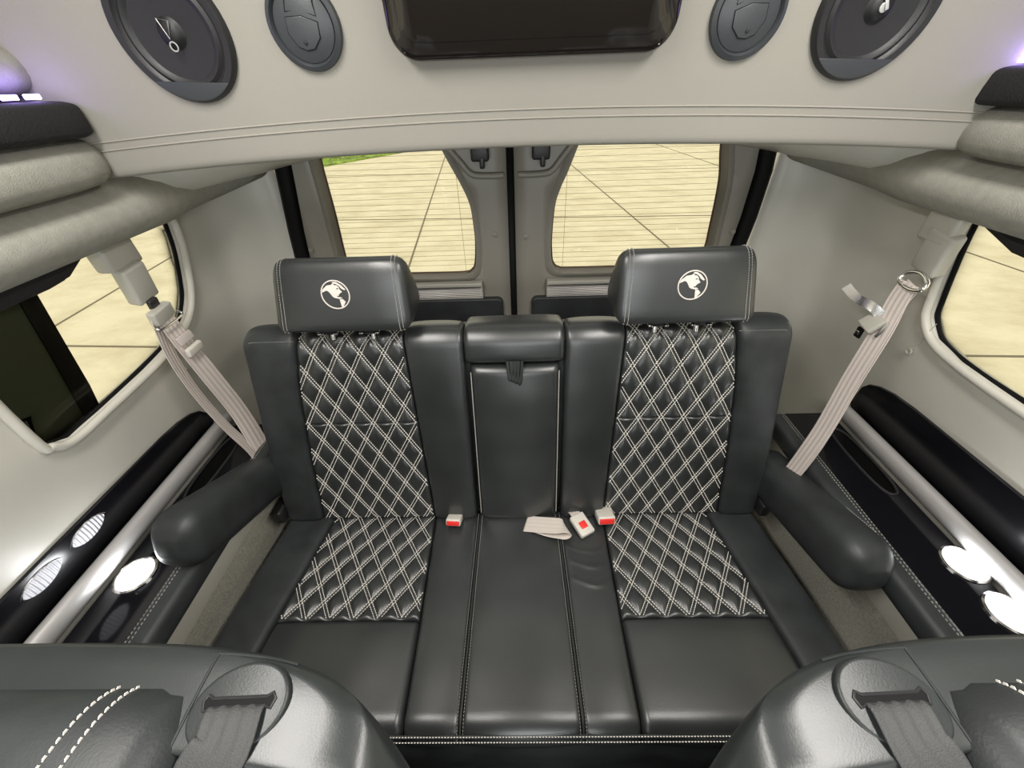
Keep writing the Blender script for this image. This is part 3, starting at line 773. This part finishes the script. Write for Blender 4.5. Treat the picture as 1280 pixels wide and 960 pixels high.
for sx in (-1, 1):
    pts = []
    for i in range(30):
        p_, n_ = prof_back(lerp(.03, .485, i/29), 2); q = p_+n_*.002; pts.append(V((sx*.1125, q.y, q.z)))
    link(tube(pts, .0013, 6), 'side_piping', 'dimthread', arm)
bm = bmesh.new()
for k, dx in enumerate((-.017, -.009, -.001, .007)):
    pts = []
    for i in range(13):
        a = pi*i/12; p_, n_ = prof_back(.515-.048*sin(a)-.004*k*sin(a), 2)
        q = p_+n_*(.006+.010*sin(a)); pts.append(V((dx+.014*(i/12)-.002, q.y, q.z)))
    add_tube(bm, pts, .0040, 8)
link(bm, 'pull_loop', 'chair', arm)
# front piping with its twin seam, and the skirt below
bm = bmesh.new()
for dd, hh in ((.505, .001), ):
    p_, n_ = prof_cush(dd); add_tube(bm, [V((x, p_.y, p_.z))+n_*.004 for x in [-.72+i*.036 for i in range(41)]], .0034, 8)
fp = link(bm, 'front_piping', 'leather', bench)
bm = bmesh.new()
for dd in (.502, .510):
    p_, n_ = prof_cush(dd); add_dashes(bm, [V((-.71+i*.0355, p_.y, p_.z))+n_*.0095 for i in range(41)], n_, .0012, .004, .002)
link(bm, 'front_stitching', 'thread', fp, smooth=False)
rings = []
for x in [-.715+i*.0715 for i in range(21)]:
    wv = .006*sin(x*19)+.004*sin(x*41)
    rings.append([V((x, -.500, .45)), V((x, -.517-wv*.3, .42)), V((x, -.524-wv, .34)), V((x, -.520-wv*1.3, .20)), V((x, -.515, .10)), V((x, -.46, .08)), V((x, .02, .08)), V((x, .06, .36)), V((x, -.40, .40))])
link(loft(rings), 'seat_skirt', 'suede', bench, auto=60)
for x in (-.55, .55):
    for y in (-.42, -.05): link(box((x, y, .045), (.07, .09, .09), .006), 'foot', 'blackplastic', bench)
# rigid back shell
bm = loft([[V((x, q.y, q.z)) for q in [prof_back(.01)[0]-bn*.05, prof_back(.55)[0]-bn*.03, prof_back(.55)[0]+bu*.034-bn*.06, prof_back(.55)[0]+bu*.034-bn*.13, prof_back(.01)[0]-bn*.16]] for x in (-.685, .685)])
link(bm, 'back_shell', 'suede', bench, auto=30)

# headrests
def hsec(k=1):
    """cross-section (y, z): near-flat face to the front, rounded top, deeper at the bottom"""
    base = [(0, .0), (.010, .045), (.022, .095), (.032, .128), (.044, .144), (.062, .146), (.080, .132), (.104, .096), (.128, .050), (.140, .018), (.132, -.002), (.10, -.010), (.05, -.012), (.012, -.010)]
    P = [(q.x, q.y) for q in smoothpts([V((a, b_, 0)) for a, b_ in base], 3, True)]
    cy, cz = .065, .062
    return [(cy+(a-cy)*k, cz+(b_-cz)*k) for a, b_ in P]
def headrest(sx):
    lab = 'left' if sx < 0 else 'right'
    cx = sx*.393; y0, z0 = .113, 1.040; hw = .134
    h = thing('headrest', (cx, y0+.06, z0), 'black leather headrest with a white globe emblem on the %s rear seat' % lab, 'headrest', 'rear headrests with globe emblems')
    def hxx(t_, zz): return cx+t_*(hw+.024)-(sx*.026*max(0, t_*sx)**.8*max(0, zz)/.146)
    rings = []
    for t_ in (-1, -.985, -.95, -.90, -.86, -.84, -.5, 0, .5, .84, .86, .90, .95, .985, 1):
        a = abs(t_); k = 1 if a <= .84 else 1-(1-sqrt(max(0, 1-((a-.84)/.16)**2)))*.30
        if abs(a-.86) < .001: k = .985
        rings.append([V((hxx(t_, zz), y0+yy, z0+zz)) for yy, zz in hsec(k)])
    link(loft(rings), 'headrest_pad', 'leather', h, auto=50)
    for e in (-1, 1):
        bm = bmesh.new()
        for tt in (.835, .885):
            kk = 1 if tt < .84 else .985
            P = [V((hxx(e*tt, zz), y0+yy, z0+zz)) for yy, zz in hsec(kk)]
            c = V((P[0].x, y0+.065, z0+.062)); P = [q+(q-c).normalized()*.0010 for q in P]; P.append(P[0])
            nr = [(q-c).normalized() for q in P]
            add_dashes(bm, P, nr, .0011, .0036, .0018)
        link(bm, 'stitching', 'dimthread', h, smooth=False)
    # embroidered globe
    cz = .078; cy = .0175; lean = V((0, .0117, .05)).normalized(); e1 = V((1, 0, 0)); nrm = e1.cross(lean)
    org = V((cx+(.0 if sx < 0 else -.0), y0+cy, z0+cz))+nrm*.0006; R_ = .031
    bm = bmesh.new()
    add_tube(bm, [org+e1*R_*cos(2*pi*k/40)+lean*R_*sin(2*pi*k/40)+nrm*.0006 for k in range(40)], .0015, 6, True)
    def P_(pts): return [((a-585)/310*R_, -(b_-520)/285*R_) for a, b_ in pts]
    na = [(300, 470), (320, 410), (375, 372), (430, 330), (540, 318), (575, 285), (600, 330), (650, 330), (700, 380), (690, 400), (650, 385), (625, 400), (640, 415), (690, 400), (745, 470), (700, 490), (660, 520), (655, 545), (610, 540), (625, 570), (680, 570), (725, 590), (700, 600), (655, 605), (560, 585), (520, 560), (470, 480), (440, 445), (395, 432), (345, 455)]
    gl_ = [(560, 262), (640, 262), (740, 320), (835, 420), (800, 430), (745, 400), (700, 345), (640, 305), (600, 300)]
    sa = [(660, 612), (725, 612), (782, 668), (745, 720), (712, 765), (690, 800), (672, 760)]
    for pl in (na, gl_, sa): add_prism(bm, P_(pl)[::-1], e1, lean, org, .0011)
    link(fix(bm), 'globe_emblem', mat('embroidery', (.72, .66, .60), .8), h, smooth=False)
    for dx in (-.052, .048):
        bm = tube([(cx+dx, .150, .99), (cx+dx, .175, 1.07)], .006, 12)
        ps = link(bm, 'headrest_post', 'chrome', h)
        bm = box((cx+dx, .150, 1.018), (.030, .028, .014), .004); gd = link(bm, 'post_guide', 'blackplastic', h)
        for e in (-1, 1): link(box((cx+dx+e*.019, .135, 1.017), (.010, .012, .006), .002), 'release_tab', 'chrome', gd)
headrest(-1); headrest(1)

# side armrests of the bench
def sarm(sx, y0, z0, y1, z1, x0, x1, wd, ht):
    a = V((sx*x0, y0, z0)); b_ = V((sx*x1, y1, z1)); d = (b_-a); L = d.length; d.normalize()
    side = V((1, 0, 0)); side = (side-d*side.dot(d)).normalized(); up = side.cross(d)
    if up.z < 0: up = -up
    rings = []
    n = 26
    for t_ in (0, .03, .2, .4, .6, .75, .84, .88, .91, .94, .965, .983, .995, 1.0):
        k = 1 if t_ < .84 else sqrt(max(.10, 1-((t_-.84)/.164)**2.6))
        kw = 1 if t_ < .84 else sqrt(max(.16, 1-((t_-.84)/.17)**3))
        if t_ == 0: k = kw = .9
        h_ = ht*(1+.15*min(t_, .75)/.75)
        ring = []
        for q in range(n):
            an = 2*pi*q/n; c_, s_ = cos(an), sin(an); e = .62
            ring.append(a+d*L*t_+side*wd/2*kw*abs(c_)**e*(1 if c_ > 0 else -1)+up*h_/2*k*abs(s_)**e*(1 if s_ > 0 else -1))
        rings.append(ring)
    am = link(loft(rings), 'side_armrest', 'suede', bench, auto=180)
    bm = bmesh.new(); pts = []
    for i in range(24):
        t_ = .08+.74*i/23
        pts.append(a+d*L*t_+side*sx*(wd/2*.807+.0006)+up*(ht*(1+.15*min(t_, .75)/.75)/2*.807+.0006))
    add_dashes(bm, pts, (up+side*sx).normalized(), .0011, .004, .0018)
    link(bm, 'armrest_stitching', 'dimthread', am, smooth=False)
    link(box((sx*.722, .02, .47), (.03, .07, .05), .008), 'armrest_hinge', 'blackplastic', bench)
sarm(-1, .10, .565, -.245, .725, .742, .742, .108, .120)
sarm(1, .12, .520, -.285, .635, .752, .752, .110, .120)

# ------------------------------------------------------------------ rear belts
def beltbox(c, d, bev, rot): return box(c, d, bev, rot)
t = thing('seat_belt', (-.85, .15, .6), 'doubled beige seat belt hanging from a grey hinged arm before the left window', 'seat belt')
link(box((-.852, .155, 1.222), (.040, .085, .075), .008), 'anchor_cover', 'beltgrey', t)
rot = Matrix.Rotation(radians(12), 3, 'Y') @ Matrix.Rotation(radians(6), 3, 'X')
link(box((-.840, .150, 1.150), (.030, .062, .085), .007, rot), 'hinge_cover', 'beltgrey', t)
link(box((-.832, .150, 1.100), (.012, .026, .024), .004, rot), 'link', 'blackplastic', t)
link(box((-.828, .148, 1.074), (.020, .060, .034), .004, rot), 'lower_cover', 'beltgrey', t)
cl = smoothpts([(-.825, .112, 1.062), (-.814, .112, 1.052), (-.814, .184, 1.052), (-.825, .184, 1.062)], 5)
link(tube(cl, .0022, 8), 'metal_loop', 'chrome', t)
w1 = smoothpts([(-.826, .148, 1.066), (-.822, .150, 1.00), (-.812, .155, .88), (-.798, .155, .76), (-.772, .128, .66), (-.742, .09, .57), (-.735, .08, .50)], 6)
link(ribbon(w1, [V((.05+.25*i/len(w1), 1, 0)) for i in range(len(w1))], [.046+.008*sin(i/len(w1)*3) for i in range(len(w1))]), 'webbing', 'webbing', t, auto=180)
w2 = smoothpts([(-.834, .138, 1.066), (-.838, .118, .98), (-.832, .108, .87), (-.806, .100, .75), (-.775, .095, .66), (-.742, .07, .57), (-.735, .07, .50)], 6)
link(ribbon(w2, [V((-.1-.3*sin(pi*i/len(w2)), 1, .1)) for i in range(len(w2))], [.044-.004*sin(i/len(w2)*3) for i in range(len(w2))]), 'webbing', 'webbing', t, auto=180)
link(box((-.812, .152, 1.005), (.005, .046, .020), .001, Matrix.Rotation(radians(-8), 3, 'Y')), 'sewn_patch', 'webbing', t)
bm = box((-.808, .153, .972), (.012, .050, .022), .003, Matrix.Rotation(radians(8), 3, 'Y'))
link(bm, 'plastic_keeper', 'buckle', t)
t = thing('seat_belt', (.86, .12, .6), 'beige seat belt with a metal tongue hanging from the right rear pillar', 'seat belt')
link(box((.905, .172, 1.222), (.030, .075, .08), .008), 'anchor_cover', 'beltgrey', t)
rot = Matrix.Rotation(radians(-14), 3, 'Y') @ Matrix.Rotation(radians(10), 3, 'X')
link(box((.912, .160, 1.165), (.030, .062, .095), .007, rot), 'hinge_cover', 'beltgrey', t)
lp = smoothpts([(.893, .122, 1.112), (.885, .118, 1.098), (.885, .135, 1.090), (.885, .160, 1.090), (.885, .178, 1.098), (.893, .175, 1.114), (.897, .150, 1.122)], 5, True)
link(tube(lp, .0046, 10, True), 'metal_loop', 'chrome', t)
w1 = smoothpts([(.885, .150, 1.100), (.880, .148, 1.06), (.860, .122, .98), (.832, .092, .87), (.800, .052, .75), (.772, .028, .662), (.745, .01, .56), (.74, .01, .50)], 6)
link(ribbon(w1, V((-.1, 1, .05)), .045), 'webbing', 'webbing', t, auto=180)
w2 = smoothpts([(.892, .146, 1.098), (.890, .150, 1.05), (.866, .118, .98), (.838, .088, .87), (.806, .050, .75), (.779, .026, .660), (.750, .01, .56), (.745, .01, .50)], 6)
link(ribbon(w2, V((.1, 1, .05)), .043), 'webbing', 'webbing', t, auto=180)
# tongue and its buckle stop
rt = Matrix.Rotation(radians(35), 3, 'Y') @ Matrix.Rotation(radians(10), 3, 'X')
tg = link(box((.855, .148, 1.002), (.014, .046, .040), .004, rt), 'tongue_grip', 'beltgrey', t)
bl = smoothpts([(.866, .150, 1.020), (.850, .170, 1.035), (.836, .200, 1.040), (.822, .232, 1.058)], 5)
link(ribbon(bl, [V((.2, .3, 1))]*len(bl), .020, .004, 0), 'tongue_plate', 'chrome', tg)
link(tube(smoothpts([(.862, .120, 1.015), (.858, .118, .995), (.855, .120, .98)], 4), .0035, 8), 'wire_guide', 'chrome', tg)
bm = box((.850, .160, .968), (.006, .018, .026), .002); link(bm, 'stop_button', 'rubber', t)
link(box((.846, .160, .968), (.003, .008, .010), .001), 'stop_centre', 'chrome', t)

# little coat rings on each side below the window
for side, y, z in ((-1, .185, .888), (1, .128, .930)):
    c = wallpt(side, y, z)+V((-side*.008, 0, 0))
    bm = tube([c+V((0, .0065*cos(a), .0065*sin(a))) for a in [2*pi*i/16 for i in range(16)]], .0018, 6, True)
    add_tube(bm, [c+V((side*.012, 0, .007)), c+V((0, 0, .007))], .0018, 6)
    if side > 0: add_tube(bm, [c+V((0, -.004, .006)), wallpt(1, .105, 1.02)+V((-.006, 0, 0))], .0007, 5)
    tag(link(bm, 'shade_ring', 'beltgrey'), 'tiny pale ring fixed below the %s side window%s' % (('left', '') if side < 0 else ('right', ' with a thin cord')), 'ring')

# ------------------------------------------------------------------ buckles on the bench
def buckle(c, rot, d, lab, top=False):
    t = thing('belt_buckle', c, lab, 'belt buckle', 'belt buckles on the rear bench')
    link(box(c, d, .005, rot), 'buckle_body', 'buckle', t)
    R3 = rot
    if top: link(box(V(c)+R3 @ V((0, -.004, d[2]/2)), (d[0]*.46, d[0]*.46, .004), .0015, rot), 'release_button', 'red', t)
    else: link(box(V(c)+R3 @ V((0, -d[1]/2, -.0005)), (d[0]*.84, .006, d[2]*.62), .0018, rot), 'release_button', 'red', t)
    return t
zt = lambda y: ZS+TC*(-y)
rX = lambda a: Matrix.Rotation(radians(a), 3, 'X'); rZ = lambda a: Matrix.Rotation(radians(a), 3, 'Z')
buckle((-.192, -.010, .452), rZ(-4) @ rX(-30), (.044, .052, .022), 'small beige buckle with a red button at the left end of the centre seat')
buckle((.255, -.010, .458), rZ(3) @ rX(-25), (.050, .060, .026), 'beige buckle with a red front button, rightmost of the buckles')
b2 = buckle((.184, -.040, .458), rZ(28) @ rX(8), (.046, .066, .020), 'flat beige buckle lying with its square red button facing up', True)
wb = smoothpts([(.160, .015, .452), (.168, -.004, .462), (.176, -.018, .458)], 4)
link(ribbon(wb, V((1, .4, 0)), .030), 'webbing', 'webbing', b2, auto=180)
t = thing('belt_webbing', (.09, -.03, .44), 'loop of beige webbing folded over on the centre seat beside the flat buckle', 'belt webbing')
wl = smoothpts([(.020, -.022, .441), (.060, -.034, .453), (.100, -.044, .464), (.126, -.049, .468), (.139, -.052, .459), (.128, -.054, .450), (.090, -.046, .446), (.050, -.030, .443)], 6)
link(ribbon(wl, [V((.40, -1, .22))]*len(wl), .054, .0018, .0003), 'webbing_loop', mat('pale_webbing', (.66, .60, .54), .7, bump=.2, bscale=600), t, auto=180)

# ------------------------------------------------------------------ captain chairs in front
def chair(sg):
    lab = 'left' if sg < 0 else 'right'
    cx = XC+sg*.452; hw = .352
    t = thing('captain_chair', (cx, -.60, 0), 'black leather captain chair in the %s foreground with an oval belt slot plate' % lab, 'chair', 'captain chairs in the foreground')
    def ol(z, k=1, n=88):
        """plan outline of the backrest at height z: wings sweep forward on both sides"""
        rec = (1.10-z)*.20
        yb = -.535-rec; yf = -.660-rec
        top = max(0, (z-.93)/.17)
        kk = sqrt(max(.0, 1-top**2.4)) if z < 1.10 else .05
        w_ = hw*(.80+.20*kk) if z > .93 else hw
        yfr = lerp(yb-.035, yf, .25+.75*kk); yc = yb-.045
        out = []
        for i in range(n):
            a = 2*pi*i/n; c_, s_ = cos(a), sin(a); e = .5
            x = w_*abs(c_)**e*(1 if c_ > 0 else -1); y = (yb+yfr)/2+(yb-yfr)/2*abs(s_)**e*(1 if s_ > 0 else -1)
            if x*sg > 0: x *= .88
            # wings: sides come forward, centre is hollow
            y -= .050*(abs(x)/hw)**3.2
            m_ = max(0, min(1, (.185-abs(x))/.05)); m_ = m_*m_*(3-2*m_)
            if y < yc: y = lerp(y, yc+(y-yc)*.12, m_)
            out.append(V((cx+x*k, y, z)))
        return out
    zs_ = [.40, .50, .60, .70, .80, .88, .93, .96, .99, 1.015, 1.035, 1.052, 1.066, 1.077, 1.086, 1.092, 1.096]
    rings = [ol(z) for z in zs_]
    last = rings[-1]; c = sum(last, V((0, 0, 0)))/len(last)
    rings.append([c+(q-c)*.90+V((0, 0, .0035)) for q in last]); rings.append([c+(q-c)*.6+V((0, 0, .005)) for q in last]); rings.append([c+(q-c)*.2+V((0, 0, .005)) for q in last])
    o = link(loft(rings), 'backrest', 'chair', t, auto=180)
    # seat, arm pads and pedestal below
    link(box((cx, -.98, .40), (.56, .50, .15), .05, None, 5), 'seat_cushion', 'chair', t)
    link(box((cx, -.92, .16), (.34, .34, .32), .02), 'pedestal', 'blackplastic', t)
    # headrest cushion in front of the centre of the backrest
    hx = cx+sg*.012; rings = []
    for t_ in (-1, -.985, -.94, -.86, -.80, -.75, -.4, 0, .4, .75, .80, .86, .94, .985, 1):
        a = abs(t_); k = 1 if a < .8 else sqrt(max(.12, 1-((a-.8)/.205)**2))
        if abs(a-.80) < .001: k = .965
        ring = []
        for i in range(72):
            an = 2*pi*i/72; c_, s_ = cos(an), sin(an)
            ring.append(V((hx+t_*.188, -.640+.080*k*abs(c_)**.6*(1 if c_ > 0 else -1), 1.030+.095*k*abs(s_)**.6*(1 if s_ > 0 else -1))))
        rings.append(ring)
    hd = link(loft(rings), 'headrest', 'suede', t, auto=70)
    for pair in ((-.64, -.555), (.555, .64)):
      bm = bmesh.new()
      for tt in pair:
          k = .985 if abs(tt) > .8 else 1.0
          P = []
          for i in range(49):
            an = 2*pi*i/48; c_, s_ = cos(an), sin(an)
            P.append(V((hx+tt*.188, -.640+(.080*k+.001)*abs(c_)**.6*(1 if c_ > 0 else -1), 1.030+(.095*k+.001)*abs(s_)**.6*(1 if s_ > 0 else -1))))
          cc = V((hx+tt*.188, -.640, 1.030)); add_dashes(bm, P, [(q-cc).normalized() for q in P], .0010, .0034, .0014)
      link(bm, 'headrest_stitching', 'thread', hd, smooth=False)
    return t, cx, o
def ray_down(o, x, y):
    mi = o.matrix_world.inverted(); ok, loc, n, _ = o.ray_cast(mi @ V((x, y, 3)), V((0, 0, -1)))
    if not ok: return None
    return o.matrix_world @ loc, (n if n.z > 0 else -n)
def surf_on(o, x, y):
    """height and normal of mesh o under (x, y)"""
    ok, loc, n, _ = o.ray_cast(V((x, y, 3)), V((0, 0, -1))); return loc, n
bpy.context.view_layer.update()
for sg in (-1, 1):
    t, cx, back = chair(sg)
    bpy.context.view_layer.update()
    px = XC+sg*.252; py = -.583
    loc, n = ray_down(back, px, py)
    n = (n+V((0, -.25, .5))).normalized()
    e1 = V((1, 0, 0)); e1 = (e1-n*e1.dot(n)).normalized(); e2 = n.cross(e1)
    def rotd(a): return e1*cos(radians(a))+e2*sin(radians(a)), -e1*sin(radians(a))+e2*cos(radians(a))
    f1, f2 = rotd(12*-sg)
    pl = link(prism(circ(.038, 44, ry=.029), f1, f2, loc-n*.006, .010, .003), 'belt_guide', 'guide', t)
    f1, f2 = rotd(2)
    slot = [(-.030, .004), (-.036, .007), (-.040, .002), (-.037, -.006), (-.030, -.004), (.030, -.004), (.037, -.006), (.040, .002), (.036, .007), (.030, .004)]
    slot = [(a*.70, b_*.75+.003) for a, b_ in slot]
    link(prism(slot[::-1], f1, f2, loc+n*.0035, .0012), 'belt_slot', 'rubber', pl, smooth=False)
    link(tube([loc+n*.0045+f1*a+f2*b_ for a, b_ in slot], .0012, 6, True), 'slot_rim', 'blackplastic', pl)
    q0 = loc+n*.004+f2*.003
    path = [q0-n*.006, q0+n*.0035-f2*.006, q0+n*.0035-f2*.026]
    for k in range(1, 9):
        dd = .026+.014*k; x_ = q0.x+sg*dd*.22; y = q0.y-dd; zl = q0.z-.010-dd*(.55+1.6*dd)
        h_ = ray_down(back, x_, y)
        if h_ and k < 7: zl = max(zl, h_[0].z+.004)
        path.append(V((x_, y, zl)))
    e_ = path[-1]
    path += [e_+V((sg*.004, -.012, -.03)), e_+V((sg*.01, -.022, -.12)), e_+V((sg*.02, -.06, -.35))]
    link(ribbon(smoothpts(path, 4), f1, .044), 'belt_webbing', 'chairbelt', t, auto=180)
    bm = bmesh.new()
    for line in ([(.292, -.540-.006*k) for k in range(12)], [(.292-.012*k, -.546-.00035*k*k*.6) for k in range(15)]):
        P = [ray_down(back, XC+sg*a, b_) for a, b_ in line]; P = [q[0]+q[1]*.0002 for q in P if q]
        if len(P) > 3: add_tube(bm, smoothpts(P, 3), .0012, 6)
    link(bm, 'backrest_seam', 'chair', t)
